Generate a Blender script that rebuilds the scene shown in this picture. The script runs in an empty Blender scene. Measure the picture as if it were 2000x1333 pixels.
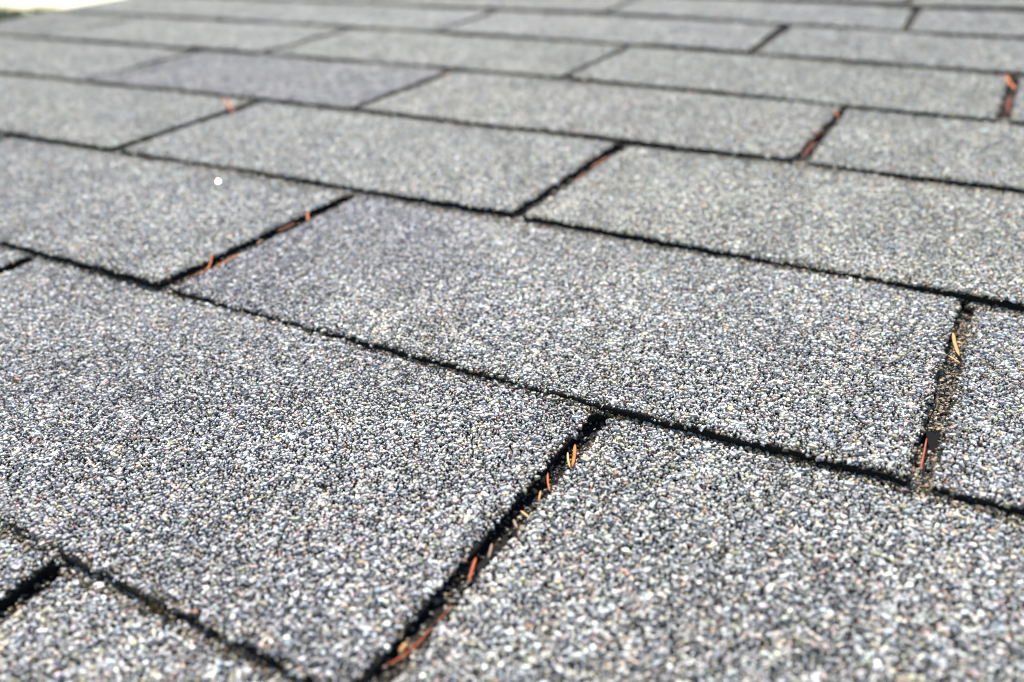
import bpy, math, random
import numpy as np
from mathutils import Matrix, Vector

sc = bpy.context.scene
COL = sc.collection
PITCH = math.radians(14.0)                     # slope of the roof
ROOF = Matrix.Translation((0, 0, 3.0)) @ Matrix.Rotation(PITCH, 4, 'X')   # roof plane: x along the courses, y up the slope
MM = 0.001

# ------------------------------------------------------------------ camera
cam = bpy.data.cameras.new('camera')
camo = bpy.data.objects.new('camera', cam)
COL.objects.link(camo)
camo.matrix_world = ROOF @ Matrix((
    (0.876181, -0.211750, 0.432976, 0.364553),
    (0.479838, 0.467854, -0.742204, 0.040686),
    (-0.045408, 0.858064, 0.511531, 0.165062),
    (0, 0, 0, 1)))
cam.sensor_fit = 'HORIZONTAL'
cam.sensor_width = 22.3
cam.lens = 22.3 * 1651.6 / 2000
cam.clip_start = 0.01
cam.clip_end = 2000
cam.dof.use_dof = True
cam.dof.focus_distance = 0.279
cam.dof.aperture_fstop = 4.2
cam.dof.aperture_blades = 0
sc.camera = camo

# ------------------------------------------------------------------ light
sun_roof = Vector((-0.60, 0.85, 1.0)).normalized()          # towards the sun, in roof axes
sdir = (ROOF.to_3x3() @ sun_roof).normalized()
world = bpy.data.worlds.new('World')
sc.world = world
world.use_nodes = True
wn = world.node_tree
sky = wn.nodes.new('ShaderNodeTexSky')
sky.sky_type = 'NISHITA'
sky.sun_disc = False
sky.sun_elevation = math.asin(sdir.z)
sky.sun_rotation = math.atan2(sdir.x, sdir.y)
sky.air_density = 1.0
sky.ozone_density = 1.4
sky.dust_density = 0.2
bg = wn.nodes['Background']
bg.inputs['Strength'].default_value = 0.10
wn.links.new(sky.outputs[0], bg.inputs['Color'])
sl = bpy.data.lights.new('sun', 'SUN')
sl.energy = 5.0
sl.angle = math.radians(0.53)
sl.color = (1.0, 0.95, 0.87)
slo = bpy.data.objects.new('sun', sl)
slo.rotation_euler = sdir.to_track_quat('Z', 'Y').to_euler()
slo.location = (0, 0, 30)
COL.objects.link(slo)
sc.view_settings.view_transform = 'Standard'
sc.view_settings.look = 'None'
sc.view_settings.gamma = 1
sc.view_settings.exposure = 1.1
sc.cycles.use_denoising = True
sc.cycles.filter_width = 1.15

# ------------------------------------------------------------------ helpers
RNG = np.random.default_rng(11)


def new_obj(name, mesh, parent=None, kind=None, label=None, cat=None, group=None):
    o = bpy.data.objects.new(name, mesh)
    COL.objects.link(o)
    if parent is not None:
        o.parent = parent
    for k, v in (('kind', kind), ('label', label), ('category', cat), ('group', group)):
        if v:
            o[k] = v
    return o


def np_mesh(name, verts, faces_by_n, mats, color=None, smooth=False, mat_idx=None):
    """verts (V,3); faces_by_n: list of (F,n) int arrays; color per vertex (V,3)."""
    me = bpy.data.meshes.new(name)
    me.vertices.add(len(verts))
    me.vertices.foreach_set('co', np.ascontiguousarray(verts, dtype=np.float32).ravel())
    nl = sum(f.size for f in faces_by_n)
    nf = sum(len(f) for f in faces_by_n)
    me.loops.add(nl)
    me.polygons.add(nf)
    me.loops.foreach_set('vertex_index', np.concatenate([f.ravel() for f in faces_by_n]).astype(np.int32))
    tot = np.concatenate([np.full(len(f), f.shape[1]) for f in faces_by_n])
    start = np.concatenate([[0], np.cumsum(tot)[:-1]])
    me.polygons.foreach_set('loop_start', start.astype(np.int32))
    if mat_idx is not None:
        me.polygons.foreach_set('material_index', mat_idx.astype(np.int32))
    me.update(calc_edges=True)
    me.validate()
    if color is not None:
        a = me.color_attributes.new('tone', 'FLOAT_COLOR', 'POINT')
        c = np.ones((len(verts), 4), np.float32)
        c[:, :3] = color
        a.data.foreach_set('color', c.ravel())
    me.polygons.foreach_set('use_smooth', np.full(nf, smooth))
    for m in mats:
        me.materials.append(m)
    return me


def mat(name, base=(0.5, 0.5, 0.5), rough=0.7, spec=0.5):
    m = bpy.data.materials.new(name)
    m.use_nodes = True
    b = m.node_tree.nodes['Principled BSDF']
    b.inputs['Base Color'].default_value = (*base, 1)
    b.inputs['Roughness'].default_value = rough
    b.inputs['Specular IOR Level'].default_value = spec
    return m, m.node_tree, b


def noise_ramp(nt, b, scale, stops, detail=4, coord='Object', bump=None):
    tc = nt.nodes.new('ShaderNodeTexCoord')
    n = nt.nodes.new('ShaderNodeTexNoise')
    n.inputs['Scale'].default_value = scale
    n.inputs['Detail'].default_value = detail
    r = nt.nodes.new('ShaderNodeValToRGB')
    els = r.color_ramp.elements
    while len(els) < len(stops):
        els.new(0.5)
    for e, (p, c) in zip(els, stops):
        e.position = p
        e.color = (*c, 1)
    nt.links.new(tc.outputs[coord], n.inputs['Vector'])
    nt.links.new(n.outputs[0], r.inputs[0])
    nt.links.new(r.outputs[0], b.inputs['Base Color'])
    if bump:
        bp = nt.nodes.new('ShaderNodeBump')
        bp.inputs['Strength'].default_value = bump[0]
        bp.inputs['Distance'].default_value = bump[1]
        nt.links.new(n.outputs[0], bp.inputs['Height'])
        nt.links.new(bp.outputs[0], b.inputs['Normal'])


# granules: the colour of each chip is a vertex colour, toned per shingle by the object colour
M_GRAN, nt, b = mat('mineral_granules', rough=0.62, spec=0.42)
at = nt.nodes.new('ShaderNodeAttribute')
at.attribute_name = 'tone'
oi = nt.nodes.new('ShaderNodeObjectInfo')
mx = nt.nodes.new('ShaderNodeMix')
mx.data_type = 'RGBA'
mx.blend_type = 'MULTIPLY'
mx.inputs[0].default_value = 1.0
nt.links.new(at.outputs['Color'], mx.inputs[6])
nt.links.new(oi.outputs['Color'], mx.inputs[7])
tc = nt.nodes.new('ShaderNodeTexCoord')
nz = nt.nodes.new('ShaderNodeTexNoise')
nz.inputs['Scale'].default_value = 1800
nz.inputs['Detail'].default_value = 2
mr = nt.nodes.new('ShaderNodeMapRange')
mr.inputs[1].default_value = 0.25
mr.inputs[2].default_value = 0.75
mr.inputs[3].default_value = 0.72
mr.inputs[4].default_value = 1.12
m2 = nt.nodes.new('ShaderNodeMix')
m2.data_type = 'RGBA'
m2.blend_type = 'MULTIPLY'
m2.inputs[0].default_value = 1.0
nt.links.new(tc.outputs['Object'], nz.inputs['Vector'])
nt.links.new(nz.outputs[0], mr.inputs[0])
nt.links.new(mx.outputs[2], m2.inputs[6])
nt.links.new(mr.outputs[0], m2.inputs[7])
nt.links.new(m2.outputs[2], b.inputs['Base Color'])

M_ASPH, nt, b = mat('asphalt_coating', rough=0.9, spec=0.1)
noise_ramp(nt, b, 900, [(0.3, (0.006, 0.006, 0.006)), (0.6, (0.014, 0.013, 0.012)), (0.8, (0.03, 0.027, 0.022))], bump=(0.8, 0.0006))
M_TAR, nt, b = mat('bare_tar', (0.010, 0.010, 0.011), 0.95, 0.05)
M_MOSS, nt, b = mat('dry_moss', rough=0.95, spec=0.1)
at = nt.nodes.new('ShaderNodeAttribute')
at.attribute_name = 'tone'
nt.links.new(at.outputs['Color'], b.inputs['Base Color'])

# ------------------------------------------------------------------ the shingles
W, GAP = 0.305, 0.0066
TW = W - GAP                                    # width of one tab
EX = 0.128                                      # exposed height of one tab
T = 0.0035                                      # thickness of a shingle
BRIDGE = 0.0035                                 # the slot stops short of the course above
HEAD = 0.012                                    # part of the tab tucked under the course above

PAL = np.array([(0.74, 0.73, 0.70), (0.56, 0.55, 0.53), (0.43, 0.425, 0.415), (0.30, 0.30, 0.31), (0.19, 0.19, 0.205),
                (0.085, 0.085, 0.09), (0.48, 0.39, 0.27), (0.44, 0.32, 0.29), (0.34, 0.16, 0.09), (0.36, 0.36, 0.25)])
P_GREY = np.array([0.10, 0.18, 0.27, 0.24, 0.10, 0.04, 0.045, 0.040, 0.005, 0.06])
P_PURP = np.array([0.05, 0.12, 0.22, 0.29, 0.20, 0.08, 0.01, 0.02, 0.003, 0.007])
P_DIRT = np.array([0.03, 0.08, 0.10, 0.14, 0.12, 0.22, 0.13, 0.05, 0.05, 0.08])
for P in (P_GREY, P_PURP, P_DIRT):
    P /= P.sum()


def edge_wave(u, seed, amp=0.0004):
    return amp * (np.sin(u * 260 + seed) + 0.7 * np.sin(u * 610 + 2.1 * seed) + 0.5 * np.sin(u * 1500 + 3.3 * seed))


def low_edge(u, bow, seed):
    return -bow * 4 * (u / TW) * (1 - u / TW) + edge_wave(u, seed)


def inside_tab(u, v, bow, seed):
    lo = low_edge(u, bow, seed)
    wv = edge_wave(v, seed + 5, 0.0003)
    top = v > EX - BRIDGE
    l = np.where(top, -GAP / 2, wv)
    r = np.where(top, TW + GAP / 2, TW + wv)
    return np.minimum(np.minimum(u - l, r - u), v - lo)     # distance to the nearest free edge


def chips(u, v, z, size, tone, rng, tilt=0.21):
    """Angular crushed-stone chips: a jittered four-sided foot, a smaller tilted top. 10 triangles each."""
    n = len(u)
    k = 4
    ang = (np.arange(k) / k * 2 * np.pi)[None, :] + rng.uniform(-0.5, 0.5, (n, k)) + rng.uniform(0, 6.28, (n, 1))
    el = rng.uniform(1.0, 2.1, (n, 1))
    rad = rng.uniform(0.72, 1.1, (n, k))
    x0 = np.cos(ang) * rad * np.sqrt(el)
    y0 = np.sin(ang) * rad / np.sqrt(el)
    tp = rng.uniform(0.55, 0.9, (n, k))
    sx, sy = rng.uniform(-0.22, 0.22, (2, n, 1))
    x1, y1 = x0 * tp + sx, y0 * tp + sy
    h = rng.uniform(0.22, 0.55, (n, 1))
    z0 = np.full((n, k), -0.45) * np.ones((n, k))
    z1 = h + 0.0 * x1 + rng.uniform(-0.14, 0.14, (n, k))
    X = np.stack([np.concatenate([x0, x1], 1), np.concatenate([y0, y1], 1), np.concatenate([z0, z1], 1)], 2)  # n,8,3
    # spin, then tilt about a random horizontal axis
    a = rng.uniform(0, 6.28, n)
    ca, sa = np.cos(a)[:, None], np.sin(a)[:, None]
    xx, yy = X[..., 0] * ca - X[..., 1] * sa, X[..., 0] * sa + X[..., 1] * ca
    t = rng.normal(0, tilt, n)[:, None]
    ct, st = np.cos(t), np.sin(t)
    yy, zz = yy * ct - X[..., 2] * st, yy * st + X[..., 2] * ct
    a = rng.uniform(0, 6.28, n)
    ca, sa = np.cos(a)[:, None], np.sin(a)[:, None]
    xx, yy = xx * ca - yy * sa, xx * sa + yy * ca
    s = (size / 2)[:, None]
    V = np.stack([xx * s + u[:, None], yy * s + v[:, None], zz * s + z[:, None]], 2).reshape(-1, 3)
    base = (np.arange(n) * 8)[:, None]
    quads = np.concatenate([base + np.array([[i, (i + 1) % 4, 4 + (i + 1) % 4, 4 + i]]) for i in range(4)])
    tops = base + np.array([[4, 5, 6, 7]])
    return V, quads, tops, np.repeat(tone, 8, axis=0)


def tones(n, prob, rng):
    if prob.ndim == 1:
        idx = rng.choice(len(PAL), n, p=prob)
    else:
        cum = np.cumsum(prob, 1)
        idx = (rng.random((n, 1)) * cum[:, -1:] > cum).sum(1).clip(0, len(PAL) - 1)
    return (PAL[idx] * rng.uniform(0.82, 1.2, (n, 1)) * (1 + rng.normal(0, 1, (n, 1)) * np.array([0.05, 0.0, -0.062]) + rng.normal(0, 0.025, (n, 3)))).clip(0.01, 0.88)


def granule_mesh(seed, bow=0.0, purple=False, pitch=0.94):
    rng = np.random.default_rng(seed)
    p = pitch * MM
    us = np.arange(-GAP / 2, TW + GAP / 2, p)
    vs = np.arange(-bow - 0.001, EX + 0.006, p * 0.88)
    u, v = np.meshgrid(us, vs)
    u = u + (np.arange(len(vs)) % 2)[:, None] * p / 2
    u, v = u.ravel(), v.ravel()
    u = u + rng.uniform(-0.45, 0.45, len(u)) * p
    v = v + rng.uniform(-0.45, 0.45, len(v)) * p
    d = inside_tab(u, v, bow, seed)
    keep = d > rng.uniform(-0.0001, 0.0006, len(u))
    u, v, d = u[keep], v[keep], d[keep]
    n = len(u)
    size = np.clip(rng.lognormal(math.log(1.05), 0.46, n), 0.45, 2.6) * MM
    wavy = 0.00024 * (np.sin(u * 47 + seed) + np.sin(v * 71 + u * 31 + 2 * seed))
    z = wavy + rng.uniform(-0.0002, 0.0003, n) - 0.0009 * np.exp(-np.maximum(d, 0) / 0.0007)
    if purple:
        w = np.clip(1.15 - u / 0.12 + 0.35 * np.sin(v * 60 + u * 40), 0, 1)[:, None]
        prob = P_GREY[None] * (1 - w) + P_PURP[None] * w
    else:
        w = 0.35 * np.clip(np.sin(u * 23 + seed) * np.sin(v * 37 + 1.7 * seed) + 0.15, 0, 1)[:, None]
        prob = P_GREY[None] * (1 - w) + P_PURP[None] * w
    tone = tones(n, prob, rng)
    # weathering: faint streaks running down the slope, blotches, and a violet batch of granules
    cell = lambda a, b_: np.sin(a * 61 + 1.3 * seed + 2.2 * np.sin(b_ * 19 + seed)) * np.sin(a * 143 + b_ * 27 + 0.7 * seed)
    tone *= (1 + 0.085 * cell(u, v) + 0.06 * np.sin(u * 29 + 3 * seed) * np.sin(v * 53 + seed))[:, None]
    if purple:
        tone *= 1 - w * np.array([0.09, 0.105, 0.06])
    # worn spots where granules have come off
    for cu, cv in zip(rng.uniform(0, TW, 14), rng.uniform(0, EX, 14)):
        near = (u - cu) ** 2 + ((v - cv) * 0.8) ** 2 < rng.uniform(0.0005, 0.0012) ** 2
        z[near] -= 0.0012
    big = rng.random(n) < 0.012
    size[big] *= 1.45
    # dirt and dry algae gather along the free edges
    dirt_shade = (rng.random(n) < 0.5 * np.exp(-np.maximum(d, 0) / 0.0012))
    dirt_shade |= (v > EX - 0.0042) & (rng.random(n) < 0.65)  # brown dirt below the upper butt, also deepening its shadow through the colour
    tone[dirt_shade] *= np.array([0.40, 0.34, 0.24])
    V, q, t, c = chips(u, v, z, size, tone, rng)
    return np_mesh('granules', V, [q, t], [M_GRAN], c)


def slab_mesh(seed, bow=0.0):
    """One tab: dark felt slab with an uneven butt edge and slot edges, its upper end wider (bridge between tabs)."""
    nb, ns = 44, 10
    ub = np.linspace(0, TW, nb)
    out = [(u, low_edge(np.array(u), bow, seed)) for u in ub]
    vs = np.linspace(0, EX - BRIDGE - 0.002, ns)[1:]
    out += [(TW + edge_wave(v, seed + 5, 0.0003), v) for v in vs]
    out += [(TW + 0.0012, EX - BRIDGE - 0.0004), (TW + GAP / 2, EX - BRIDGE), (TW + GAP / 2, EX + HEAD)]
    out += [(-GAP / 2, EX + HEAD), (-GAP / 2, EX - BRIDGE), (-0.0012, EX - BRIDGE - 0.0004)]
    out += [(edge_wave(v, seed + 5, 0.0003), v) for v in vs[::-1]]
    o = np.array([(float(a), float(c)) for a, c in out])
    n = len(o)
    rng = np.random.default_rng(seed + 90)
    jag = rng.uniform(-0.00025, 0.00025, (n, 2))
    ctr = np.array([TW / 2, EX / 2])
    inward = o + (ctr - o) / np.linalg.norm(ctr - o, axis=1)[:, None] * 0.0006
    top = np.c_[inward + jag * 0.5, np.full(n, -0.0007)]
    mid = np.c_[o + jag, np.full(n, -0.0012)]
    bot = np.c_[o + jag * 0.6, np.full(n, -T)]
    V = np.concatenate([top, mid, bot])
    i = np.arange(n)
    j = (i + 1) % n
    q = np.concatenate([np.c_[j, i, i + n, j + n], np.c_[j + n, i + n, i + 2 * n, j + 2 * n]])
    return np_mesh('shingle', V, [q, np.arange(n)[None, :], (np.arange(n)[::-1] + 2 * n)[None, :]], [M_ASPH])


VARS = []
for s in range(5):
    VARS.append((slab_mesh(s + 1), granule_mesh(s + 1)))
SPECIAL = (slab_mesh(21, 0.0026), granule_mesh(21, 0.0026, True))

# butt lines: height up the slope (mm) against position along the course (mm)
LINES = {
    0: [(0, -2.0)],
    1: [(-200, 129), (137, 128.4), (214, 126), (400, 126)],
    2: [(-300, 258), (-57, 257), (65, 255.5), (275, 254.5), (371, 256), (500, 257)],
    3: [(-500, 376), (-242, 379), (-125, 384), (170, 387), (374, 381.5), (500, 379)],
    4: [(-700, 500), (-430, 504), (-321, 510), (-35, 517), (280, 516), (390, 510), (500, 507)],
    5: [(-700, 624), (-613, 626), (-240, 643), (71, 648), (280, 640), (375, 633), (500, 628)],
    6: [(-700, 760), (-131, 776), (75, 772), (184, 772), (292, 766), (384, 757), (500, 753)],
    7: [(-700, 889), (-140, 903), (-5, 908), (184, 896), (287, 892), (380, 886)],
    8: [(-700, 1020), (260, 1026), (285, 1017), (600, 1014)],
}


def line_v(r, u):
    """u in m -> v in m of the butt line of course r."""
    if r in LINES:
        xs, ys = zip(*LINES[r])
        return float(np.interp(u * 1000, xs, ys)) / 1000 - 0.0006
    if r > 8:
        return (1018 + 128 * (r - 8)) / 1000
    return (-2 + 128 * r) / 1000


# height of the butt edges above the course below (mm), where a tab lies flatter or curls up; (left, right) per tab
CURL = {(2, -1): (2.2, 3.6), (2, 0): (2.1, 3.1), (2, 1): (2.7, 3.0), (1, 0): (1.4, 2.7), (1, -1): (2.4, 3.3), (1, 1): (2.6, 3.0), (0, -1): (2.6, 3.3), (8, 0): (3.5, 7.5),
        (3, 1): (3.0, 3.3), (3, 0): (2.6, 3.1), (3, -1): (2.6, 3.3), (4, 0): (2.6, 3.3)}
# slots: (position at the butt, position at the top) of one slot per course, mm
SLOT = {0: {0: (170, 170)}, 1: {0: (-31, -26.4), 1: (270.5, 275)}, 2: {0: (64.5, 70.6), 1: (370.6, 373.7)}, 3: {0: (-125, -125), 1: (170, 175)},
        4: {-1: (-321, -321), 0: (-35, -26), 1: (279.5, 280.5)}, 5: {-1: (-240, -237), 0: (71, 75), 1: (375, 378)},
        6: {-1: (-131, -136), 0: (184, 184)}, 7: {-1: (-7, -9), 0: (287, 283)}, 8: {0: (272, 272)}}


def slots(r):
    if r in SLOT:
        known = SLOT[r]
    else:
        known = {0: ((270 + 102 * (r - 8)) % 305,) * 2}
    k0, k1 = min(known), max(known)
    res = {}
    for k in range(-6, 8):
        if k in known:
            a = known[k]
        elif k < k0:
            a = tuple(x - 305 * (k0 - k) for x in known[k0])
        else:
            a = tuple(x + 305 * (k - k1) for x in known[k1])
        res[k] = (a[0] / 1000, a[1] / 1000)
    return res


RAKE = -0.700
U_END = 0.95
R0, R1 = -2, 12

roof = bpy.data.objects.new('shingle_roof', None)
roof.matrix_world = ROOF
roof['label'] = 'sloping roof covered in weathered grey asphalt shingles'
roof['category'] = 'roof'
COL.objects.link(roof)

# deck under the shingles, bent drip edge along the rake
def box_mesh(name, x0, x1, y0, y1, z0, z1, m, tilt=0.0, bevel=0.0):
    x = np.array([x0, x1, x1, x0, x0, x1, x1, x0])
    y = np.array([y0, y0, y1, y1, y0, y0, y1, y1])
    z = np.array([z0] * 4 + [z1] * 4) - tilt * (y - y0)
    f = np.array([[3, 2, 1, 0], [4, 5, 6, 7], [0, 1, 5, 4], [1, 2, 6, 5], [2, 3, 7, 6], [3, 0, 4, 7]])
    return np_mesh(name, np.c_[x, y, z], [f], [m])


M_WOOD, nt, b = mat('deck_wood', rough=0.8)
noise_ramp(nt, b, 12, [(0.3, (0.22, 0.14, 0.08)), (0.7, (0.34, 0.24, 0.14))])
M_DRIP, nt, b = mat('drip_edge_metal', rough=0.45, spec=0.5)
noise_ramp(nt, b, 20, [(0.3, (0.045, 0.05, 0.045)), (0.7, (0.07, 0.075, 0.065))])
new_obj('deck', box_mesh('deck', RAKE + 0.012, U_END, line_v(R0, 0), line_v(R1, 0), -0.03, -0.0095, M_WOOD), roof)
new_obj('drip_edge', box_mesh('drip_edge', RAKE + 0.004, RAKE + 0.010, line_v(R0, 0), line_v(R1, 0), -0.07, -0.0062, M_DRIP), roof)


def dirt_mesh(seed, full=False):
    """Grit, rotted needle crumbs and loose granules lying in a slot."""
    rng = np.random.default_rng(seed)
    n = 2000 if full else 480
    u = rng.uniform(-0.0036, 0.0036, n)
    v = rng.uniform(0.001, EX - 0.003, n)
    keep = (np.sin(v * 90 + seed) + 0.6 * np.sin(v * 230 + 2 * seed) + rng.normal(0, 0.7, n)) > (-2.6 if full else -0.9)
    u, v = u[keep], v[keep]
    n = len(u)
    size = np.clip(rng.lognormal(math.log(1.0), 0.4, n), 0.45, 2.2) * MM
    z = rng.uniform(0, 0.0004, n) + 0.0003 * (np.abs(u) / 0.0036)
    if full:
        z = z + rng.uniform(0.0, 0.0006, n)
        z[np.hypot((v - 0.0258) / 0.0066, u / 0.0034) < rng.uniform(0.6, 1.15, n)] -= 0.003
    tone = tones(n, P_DIRT, rng) * np.array([0.95, 0.85, 0.66]) * (0.75 if full else 0.6)
    V, q, t, c = chips(u, v, z, size, tone, rng, 0.7)
    return np_mesh('grit', V, [q, t], [M_GRAN], c)


DIRT_FULL = dirt_mesh(44, True)
DIRT = [dirt_mesh(s) for s in (41, 42, 43)]


def affine(o, x, y, z):
    return Matrix(((x[0], y[0], z[0], o[0]), (x[1], y[1], z[1], o[1]), (x[2], y[2], z[2], o[2]), (0, 0, 0, 1)))


rnd = random.Random(4)
count = 0
GLINT_PARENT = None
for r in range(R0, R1):
    sl_ = slots(r)
    # the hidden upper half of the course below, seen at the bottom of the slots
    x0 = RAKE + 0.004
    v0, v1 = line_v(r, 0), line_v(r + 1, 0)
    pts_u = np.linspace(x0, U_END, 9)
    lo = np.array([line_v(r, u) for u in pts_u]) + 0.004
    hi = np.array([line_v(r + 1, u) for u in pts_u]) + 0.02
    zf = lambda v, u: -T - 0.00012 + T * (1 - (v - np.array([line_v(r, q) for q in u])) / EX)
    V = np.concatenate([np.c_[pts_u, lo, zf(lo, pts_u)], np.c_[pts_u, hi, zf(hi, pts_u)],
                        np.c_[pts_u, lo, zf(lo, pts_u) - 0.0016], np.c_[pts_u, hi, zf(hi, pts_u) - 0.0016]])
    n = 9
    f = []
    for i in range(8):
        f += [(i, i + 1, n + i + 1, n + i), (2 * n + i + 1, 2 * n + i, 3 * n + i, 3 * n + i + 1),
              (i + 1, i, 2 * n + i, 2 * n + i + 1), (n + i, n + i + 1, 3 * n + i + 1, 3 * n + i)]
    f += [(0, n, 3 * n, 2 * n), (n - 1 + n, n - 1, 3 * n - 1, 4 * n - 1)]
    head = new_obj('headlap', np_mesh('headlap', V, [np.array(f)], [M_ASPH]), roof)
    for k in sl_:
        a, c = sl_[k]
        if a < RAKE + 0.02 or a > U_END:
            continue
        # grit in this slot
        if r >= 0:
            vb, vt = line_v(r, a), line_v(r + 1, c)
            y = Vector((c - a, vt - vb, -T)) / EX
            g = new_obj('grit', DIRT_FULL if (r, k) == (2, 1) else DIRT[(r + k) % 3], head, kind='stuff')
            g.matrix_parent_inverse = affine((a, vb, 0.0001), (1, 0, 0), y, (0, 0, 1))
    gapw = {(2, 0): 0.0082, (3, 1): 0.0066, (3, 0): 0.0072, (1, 1): 0.0060, (4, 1): 0.0078, (5, 1): 0.0075}
    for k in sl_:
        if k + 1 not in sl_:
            continue
        (ab, at_), (bb, bt) = sl_[k], sl_[k + 1]
        ga, gb = gapw.get((r, k), GAP), gapw.get((r, k + 1), GAP)
        l0, l1, r0_, r1_ = ab + ga / 2, at_ + ga / 2, bb - gb / 2, bt - gb / 2
        if r1_ < RAKE + 0.03 or l0 > U_END - 0.02:
            continue
        l0, l1 = max(l0, RAKE), max(l1, RAKE)
        if r1_ - l0 < 0.02:
            continue
        jit = rnd.uniform(-0.0006, 0.0006) if not (r in (1, 2)) else 0
        vl, vr = line_v(r, l0) + jit, line_v(r, r0_) + jit
        if r == 8:
            vl = vr = line_v(8, 0.5 * (l0 + r0_)) 
        tl, tr = line_v(r + 1, l1), line_v(r + 1, r1_)
        hl, hr = (x * MM for x in CURL.get((r, k), (2.8 + 0.5 * math.sin(r * 5.1 + k * 2.3), 2.8 + 0.5 * math.sin(r * 3.7 - k * 4.1))))
        bl, br = Vector((l0, vl, hl)), Vector((r0_, vr, hr))
        up = (Vector((l1, tl, 0.0002)) - bl + Vector((r1_, tr, 0.0002)) - br) / 2
        X = (br - bl) / TW
        Y = up / EX
        Z = X.cross(Y).normalized()
        special = (r == 2 and k == 0)
        slab, gran = SPECIAL if special else VARS[(count * 2 + r) % 5]
        s = new_obj('shingle', slab, roof)
        s.matrix_parent_inverse = affine(bl, X, Y, Z * (max(hl, hr) / T))
        g = new_obj('granules', gran, s, kind='stuff')
        flat = Matrix.Diagonal((1, 1, T / max(hl, hr), 1))
        g.matrix_parent_inverse = flat
        if not special and rnd.random() < 0.5:
            g.matrix_parent_inverse = flat @ Matrix.Translation((TW, 0, 0)) @ Matrix.Scale(-1, 4, (1, 0, 0))
        t = rnd.uniform(0.96, 1.03)
        col = (t, t * rnd.uniform(0.985, 1.0), t * rnd.uniform(0.98, 1.02))
        col = (col[0], col[1] * 0.99, col[2] * (0.958 if r <= 2 else 0.912))
        if special:
            s['label'] = 'grey shingle tab with a darker purplish patch at its left end'
            col = (1, 0.99, 0.95)
        if r == 4 and k == -1:
            s['label'] = 'shingle tab of darker purplish grey than its neighbours'
            col = (0.85, 0.825, 0.825)
        g.color = (*col, 1)
        if r == 1 and k == 0:
            g.color = (0.955, 0.94, 0.925, 1)
        if r == 2 and k == -1:
            GLINT_PARENT = s
        count += 1

# a single mirror-bright mineral facet that catches the sun
camp = Vector((0.3646, 0.0407, 0.1651))
gp = Vector((-0.0131, 0.3632, 0.0030))
h = ((camp - gp).normalized() + sun_roof).normalized()
M_MICA, nt, b = mat('mica', (0.9, 0.9, 0.88), 0.22)
b.inputs['Metallic'].default_value = 1.0
ax = h.orthogonal().normalized()
ay = h.cross(ax)
ring = [gp + (ax * math.cos(a) * rr + ay * math.sin(a) * rr) * 0.0003 for a, rr in ((0.2, 1), (1.3, 0.8), (2.4, 1.1), (3.6, 0.9), (5.0, 1.0))]
low = [p - h * 0.0006 + (p - gp) * 0.3 for p in ring]
V = np.array([tuple(p) for p in ring + low])
f = np.array([[i + 5, (i + 1) % 5 + 5, (i + 1) % 5, i] for i in range(5)])
gl = new_obj('glinting_granule', np_mesh('glinting_granule', V, [f, np.array([[0, 1, 2, 3, 4]]), np.array([[9, 8, 7, 6, 5]])], [M_MICA]), GLINT_PARENT)
gl.matrix_parent_inverse = GLINT_PARENT.matrix_parent_inverse.inverted()
gl['label'] = 'single white glinting mineral granule'

# bare black tar patches where the grit has washed out of a slot
def patch(name, cu, cv, du, dv, z, seed):
    rng = np.random.default_rng(seed)
    a = np.linspace(0, 2 * np.pi, 22, endpoint=False)
    rr = 1 + 0.22 * rng.normal(0, 1, 22)
    V = np.c_[cu + du * np.cos(a) * rr, cv + dv * np.sin(a) * rr, np.full(22, z)]
    V2 = V.copy()
    V2[:, :2] = (V2[:, :2] - (cu, cv)) * 1.15 + (cu, cv)
    V2[:, 2] -= 0.0012
    i = np.arange(22)
    j = (i + 1) % 22
    o = new_obj(name, np_mesh(name, np.concatenate([V, V2]), [i[None, :], np.c_[j, i, i + 22, j + 22]], [M_TAR]), roof)
    return o


patch('tar_patch', 0.3722, 0.281, 0.0022, 0.0058, 0.0004, 3)

# dry moss crumbs along the butt edges
def moss_mesh(r, u0, u1, n, seed):
    rng = np.random.default_rng(seed)
    cl = rng.uniform(u0, u1, max(3, n // 45))
    u = rng.choice(cl, n) + rng.normal(0, 0.005, n)
    u[: n // 4] = rng.uniform(u0, u1, n // 4)
    base = np.array([line_v(r, x) for x in u])
    if r == 2:
        w = np.clip((u - 0.068) / 0.299, 0, 1)
        base = base - 0.0026 * 4 * w * (1 - w)
    up = rng.random(n) < 0.25
    v = base + np.where(up, rng.uniform(0.0, 0.003, n), -np.abs(rng.normal(0, 0.0009, n)))
    z = np.where(up, T + 0.0005, rng.uniform(0.0, 0.0016, n))
    size = rng.uniform(0.4, 1.0, n) * MM
    pal = np.array([(0.10, 0.075, 0.03), (0.07, 0.06, 0.025), (0.04, 0.034, 0.022), (0.18, 0.12, 0.05)])
    V, q, t, c = chips(u, v, z, size, pal[rng.integers(0, 4, n)], rng, 0.8)
    return np_mesh('moss', V, [q, t], [M_MOSS], c)


for r, u0, u1, n in ((1, 0.05, 0.35, 420), (2, -0.08, 0.42, 620), (3, -0.3, 0.42, 420), (4, -0.5, 0.45, 300)):
    new_obj('moss', moss_mesh(r, u0, u1, n, 70 + r), roof, kind='stuff')

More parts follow.
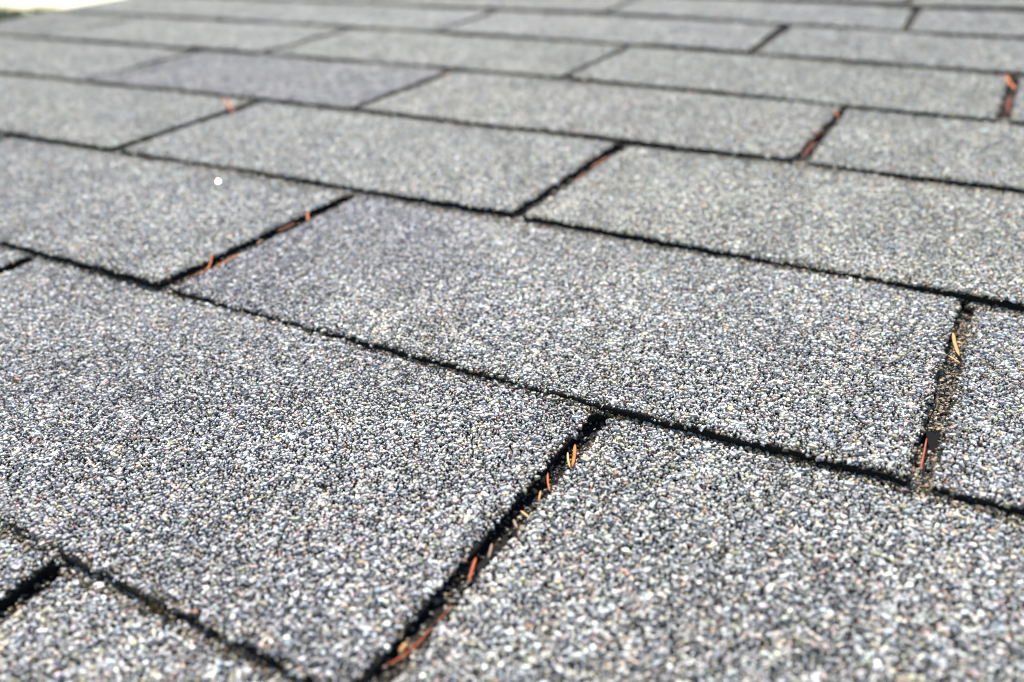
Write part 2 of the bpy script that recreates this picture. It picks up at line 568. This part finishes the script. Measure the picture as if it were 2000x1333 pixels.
# ------------------------------------------------------------------ fallen conifer needles
NMAT = {}
for nm, c0, c1 in (('orange', (0.40, 0.075, 0.006), (0.58, 0.15, 0.016)), ('rust', (0.20, 0.032, 0.008), (0.36, 0.07, 0.018)),
                   ('tan', (0.36, 0.17, 0.045), (0.5, 0.27, 0.09)), ('pale', (0.48, 0.24, 0.09), (0.64, 0.38, 0.17)),
                   ('dull', (0.15, 0.095, 0.06), (0.26, 0.17, 0.12))):
    m, nt, b = mat('needle_' + nm, rough=0.6, spec=0.2)
    noise_ramp(nt, b, 260, [(0.35, c0), (0.65, c1)])
    NMAT[nm] = m


def needle(label, tone, width, pts, seed):
    rng = random.Random(seed)
    P = [Vector(p) * MM for p in pts]
    n = 11
    cur = []
    for i in range(n):
        t = i / (n - 1)
        if len(P) == 2:
            mid = (P[0] + P[1]) / 2 + Vector((rng.uniform(-1, 1), rng.uniform(-1, 1), 0.4)) * 0.035 * (P[1] - P[0]).length
            cur.append(P[0] * (1 - t) ** 2 + mid * 2 * t * (1 - t) + P[1] * t ** 2)
        else:                                    # Catmull-Rom through the points
            x = t * (len(P) - 1)
            k = min(int(x), len(P) - 2)
            s = x - k
            p1, p2 = P[k], P[k + 1]
            p0 = P[k - 1] if k else p1 * 2 - p2
            p3 = P[k + 2] if k + 2 < len(P) else p2 * 2 - p1
            cur.append(0.5 * ((2 * p1) + (p2 - p0) * s + (2 * p0 - 5 * p1 + 4 * p2 - p3) * s * s + (3 * p1 - p0 - 3 * p2 + p3) * s ** 3))
    o = cur[0].copy()
    w = width * MM / 2 * rng.uniform(0.72, 0.98)
    V = []
    roll = rng.uniform(-0.4, 0.4)
    for i, c in enumerate(cur):
        t = i / (n - 1)
        d = (cur[min(i + 1, n - 1)] - cur[max(i - 1, 0)]).normalized()
        side = d.cross(Vector((roll, 0, 1))).normalized()
        up = side.cross(d)
        k = w * (0.35 + 0.65 * min(1, min(t, 1 - t) * 5.5)) * (1.0 if t < 0.7 else 1.0 - 0.6 * (t - 0.7))
        for a, q in ((1, 0.0), (0.45, 0.34), (0, 0.20), (-0.45, 0.34), (-1, 0.0), (0, -0.3)):
            V.append(c - o + side * a * k + up * q * k)
    f = []
    for i in range(n - 1):
        for j in range(6):
            f.append((i * 6 + j, i * 6 + (j + 1) % 6, (i + 1) * 6 + (j + 1) % 6, (i + 1) * 6 + j))
    e = np.array([[5, 4, 3, 2, 1, 0], [(n - 1) * 6 + j for j in range(6)]])
    me = np_mesh('conifer_needle', np.array([tuple(v) for v in V]), [np.array(f), e], [NMAT[tone]], smooth=True)
    ob = new_obj('conifer_needle', me, None, label=label, cat='needle', group='dry conifer needles fallen on the roof')
    ob.matrix_world = ROOF @ Matrix.Translation(o)
    return ob


NEEDLES = [
    ('pale yellow needle beside a wide orange one in the sharpest slot', 'pale', 0.94, [(272.9, 228.6, -0.5), (275.3, 223.9, 0.7), (278.0, 219.6, 1.9)]),
    ('wide orange needle beside a pale yellow one in the sharpest slot', 'orange', 1.41, [(273.2, 233.2, -0.6), (276.0, 226.9, 0.6), (278.4, 220.3, 1.8)]),
    ('slim orange needle just below the orange and yellow pair in the slot', 'orange', 0.75, [(271.7, 217.1, -0.5), (274.5, 211.7, 1.0), (277.5, 207.1, 2.2)]),
    ('tiny tan needle bit on the slot edge below the slim orange needle', 'tan', 0.60, [(274.2, 207.6, 0.8), (276.4, 202.3, 2.3)]),
    ('small pale needle bit crossing the edge halfway down the long front slot', 'pale', 0.73, [(272.9, 197.6, 0.7), (277.3, 194.5, 2.5)]),
    ('stubby dull brown needle below the small pale bit in the front slot', 'dull', 1.01, [(272.9, 193.5, 0.8), (276.2, 189.5, 2.3)]),
    ('dull grey brown needle in shade just above the red needle in the front slot', 'dull', 0.84, [(271.9, 183.0, 0.4), (273.3, 179.8, 1.2), (274.6, 176.5, 2.0)]),
    ('straight rust red needle leaning on the edge of the long front slot', 'rust', 1.09, [(270.5, 176.8, 0.2), (272.5, 171.9, 1.8), (274.9, 166.1, 3.3)]),
    ('long curved rust red needle at the bottom of the front slot', 'rust', 0.78, [(270.5, 135.8, 2.7), (273.0, 139.7, 3.3), (274.3, 144.1, 3.6), (274.6, 149.4, 3.8)]),
    ('thin red needle tip just above the long curved needle', 'rust', 0.40, [(274.3, 151.5, 2.7), (274.8, 154.8, 2.9), (274.7, 158.1, 3.2)]),
    ('blunt pale yellow scale lying inside the curve of the long red needle', 'pale', 1.17, [(270.6, 141.5, 1.2), (270.7, 144.3, 1.8)]),
    ('wide orange needle lying in the wide dirt-filled slot', 'tan', 1.5, [(371.4, 352.0, 0.5), (372.8, 343.4, 0.7), (374.8, 334.4, 1.3)]),
    ('pale cut needle lying across the dirt-filled slot below a wide orange needle', 'pale', 1.05, [(371.4, 334.4, 0.6), (375.5, 329.9, 1.1)]),
    ('short pale needle sticking out from behind a wide orange needle', 'pale', 0.90, [(372.9, 346.5, 0.0), (375.4, 345.1, 0.7)]),
    ('long rust red needle at the lower left edge of the dirt-filled slot', 'rust', 0.83, [(370.0, 279.8, 1.3), (370.1, 270.6, 1.7), (370.0, 261.4, 2.5)]),
    ('hooked orange needle bent over the slot beside the purplish shingle', 'orange', 0.98, [(60.3, 286.9, 3.5), (65.3, 281.0, 2.3), (70.1, 273.1, 2.8), (70.5, 262.5, 4.2)]),
    ('straight orange needle lying behind the hooked needle along the purplish shingle', 'orange', 1.15, [(72.0, 292.4, 3.0), (71.7, 284.1, 2.9), (71.2, 277.3, 2.7)]),
    ('short orange needle standing across the upper slot beside the purplish shingle', 'orange', 1.3, [(63.1, 351.0, 0.7), (74.5, 338.8, 2.1)]),
    ('dark red needle lying in shade along the slot beside the purplish shingle', 'rust', 1.0, [(67.7, 336.6, 0.8), (67.8, 322.9, 1.5)]),
    ('tiny tan needle bit midway along the slot beside the purplish shingle', 'tan', 0.78, [(68.9, 311.6, 2.1), (71.4, 304.9, 2.7)]),
    ('orange needle in the slot at the middle of the roof, upper of two', 'orange', 1.20, [(175.1, 488.7, 0.5), (174.3, 477.8, 0.8), (174.3, 466.4, 1.5)]),
    ('rust red needle in the slot at the middle of the roof, lower of two', 'rust', 1.14, [(175.2, 460.1, 0.9), (175.0, 440.8, 1.8)]),
    ('blurred pale needle at the top of the slot ending the dark purplish shingle', 'pale', 1.74, [(-27.6, 635.8, 0.3), (-25.1, 618.9, 1.1)]),
    ('short orange needle at the top of a far slot, above two red ones', 'orange', 1.4, [(277.6, 625.5, 1.3), (283.9, 608.9, 1.1)]),
    ('dark red needle in the far slot, midway below the short orange one', 'rust', 1.69, [(278.8, 583.9, 0.7), (278.0, 565.4, 1.2)]),
    ('blurred orange needle poking over the butt edge near the photo right border', 'orange', 1.8, [(371.9, 760.6, 1.1), (375.1, 737.1, 1.0), (379.7, 712.5, 1.4)]),
    ('thick rust red needle in the slot near the upper right border', 'rust', 1.7, [(376.7, 694.5, 1.2), (377.3, 649.4, 2.4)]),
    ('dull pinkish brown needle lying on open shingle away from any slot', 'dull', 1.59, [(342.0, 546.1, 3.5), (348.8, 537.0, 3.8)]),
    ('blurred pale orange needle lying across a far slot at the upper left', 'orange', 2.2, [(-154.4, 508.5, 1.0), (-116.2, 478.9, 1.8)]),
    ('dark red needle at the lower end of the far slot', 'rust', 1.26, [(278.9, 556.6, 1.1), (278.7, 524.8, 2.0)]),
]
for i, (lb, tn, w, p) in enumerate(NEEDLES):
    needle(lb, tn, w, p, 100 + i)

# ------------------------------------------------------------------ garden beyond the rake
M_LAWN, nt, b = mat('lawn', rough=0.9, spec=0.1)
noise_ramp(nt, b, 0.7, [(0.3, (0.035, 0.06, 0.015)), (0.7, (0.07, 0.11, 0.03))], 8)
g = np.array([(-600, -600, 0), (600, -600, 0), (600, 600, 0), (-600, 600, 0)], float)
new_obj('lawn', np_mesh('lawn', g, [np.array([[0, 1, 2, 3]])], [M_LAWN]), kind='structure')

M_BARK, nt, b = mat('bark', rough=0.9)
noise_ramp(nt, b, 8, [(0.3, (0.05, 0.035, 0.025)), (0.7, (0.12, 0.09, 0.065))])
M_LEAF, nt, b = mat('leaves', rough=0.6, spec=0.3)
noise_ramp(nt, b, 1.5, [(0.3, (0.028, 0.055, 0.012)), (0.7, (0.07, 0.115, 0.025))])


def limb(V, F, a, c, r0, r1, k=7):
    d = (c - a).normalized()
    s = d.orthogonal().normalized()
    t = d.cross(s)
    o = len(V)
    for p, r in ((a, r0), (c, r1)):
        for i in range(k):
            q = 2 * math.pi * i / k
            V.append(tuple(p + (s * math.cos(q) + t * math.sin(q)) * r))
    for i in range(k):
        F.append((o + i, o + (i + 1) % k, o + k + (i + 1) % k, o + k + i))


def tree_meshes(seed, H, spread):
    rng = random.Random(seed)
    V, F = [], []
    top = Vector((rng.uniform(-.2, .2), rng.uniform(-.2, .2), H * 0.55))
    limb(V, F, Vector((0, 0, -0.1)), Vector((0, 0, H * 0.25)), 0.16, 0.12)
    limb(V, F, Vector((0, 0, H * 0.25)), top, 0.12, 0.07)
    clumps = []
    for i in range(11):
        a = i * 2.4 + rng.uniform(-.3, .3)
        st = Vector((0, 0, H * rng.uniform(0.14, 0.5)))
        en = Vector((math.cos(a) * spread * rng.uniform(.4, .9), math.sin(a) * spread * rng.uniform(.4, .9), st.z + H * rng.uniform(.08, .36)))
        limb(V, F, st, en, 0.06, 0.02)
        clumps.append((en, rng.uniform(.35, .6) * spread))
    clumps.append((top + Vector((0, 0, H * .25)), spread * .55))
    trunk = np_mesh('trunk', np.array(V), [np.array(F)], [M_BARK], smooth=True)
    r2 = np.random.default_rng(seed)
    n = 2200
    LV = []
    for c, rad in clumps:
        d = r2.normal(0, 1, (n, 3))
        d /= np.linalg.norm(d, axis=1)[:, None]
        ctr = np.array(c) + d * rad * r2.uniform(.45, 1.0, (n, 1)) * np.array([1, 1, .8])
        x = r2.normal(0, 1, (n, 3))
        x /= np.linalg.norm(x, axis=1)[:, None]
        y = np.cross(x, d)
        y /= np.linalg.norm(y, axis=1)[:, None] + 1e-9
        L = r2.uniform(.08, .14, (n, 1))
        LV.append(np.stack([ctr - x * L, ctr + y * L * .5, ctr + x * L, ctr - y * L * .5], 1).reshape(-1, 3))
    LV = np.concatenate(LV)
    q = np.arange(len(LV)).reshape(-1, 4)
    return trunk, np_mesh('crown', LV, [q], [M_LEAF])


TR = [tree_meshes(s, 4.4, 2.0) for s in (1, 2, 3)]
cw = camo.matrix_world.translation
trnd = random.Random(8)
TREE_LABELS = ['low green tree beyond the rake, leftmost of the row behind the roof', 'second low green tree from the left beyond the roof rake',
               'third low green tree from the left beyond the roof rake', 'fourth low green tree from the left beyond the roof rake',
               'fifth low green tree from the left beyond the roof rake', 'sixth low green tree from the left beyond the roof rake']
for i in range(6):
    a = math.radians(163 - 5.0 * i)              # bearing, anticlockwise from +x
    d = 27 + trnd.uniform(-1.5, 1.5)
    t = bpy.data.objects.new('garden_tree', None)
    COL.objects.link(t)
    t.location = (cw.x + math.cos(a) * d, cw.y + math.sin(a) * d, 0)
    t.rotation_euler = (0, 0, trnd.uniform(0, 6))
    s = trnd.uniform(0.79, 0.812)
    t.scale = (s * 1.3, s * 1.3, s)
    t['label'] = TREE_LABELS[i]
    t['category'] = 'tree'
    t['group'] = 'low trees beyond the rake'
    tk, cr = TR[i % 3]
    new_obj('trunk', tk, t)
    new_obj('crown', cr, t)
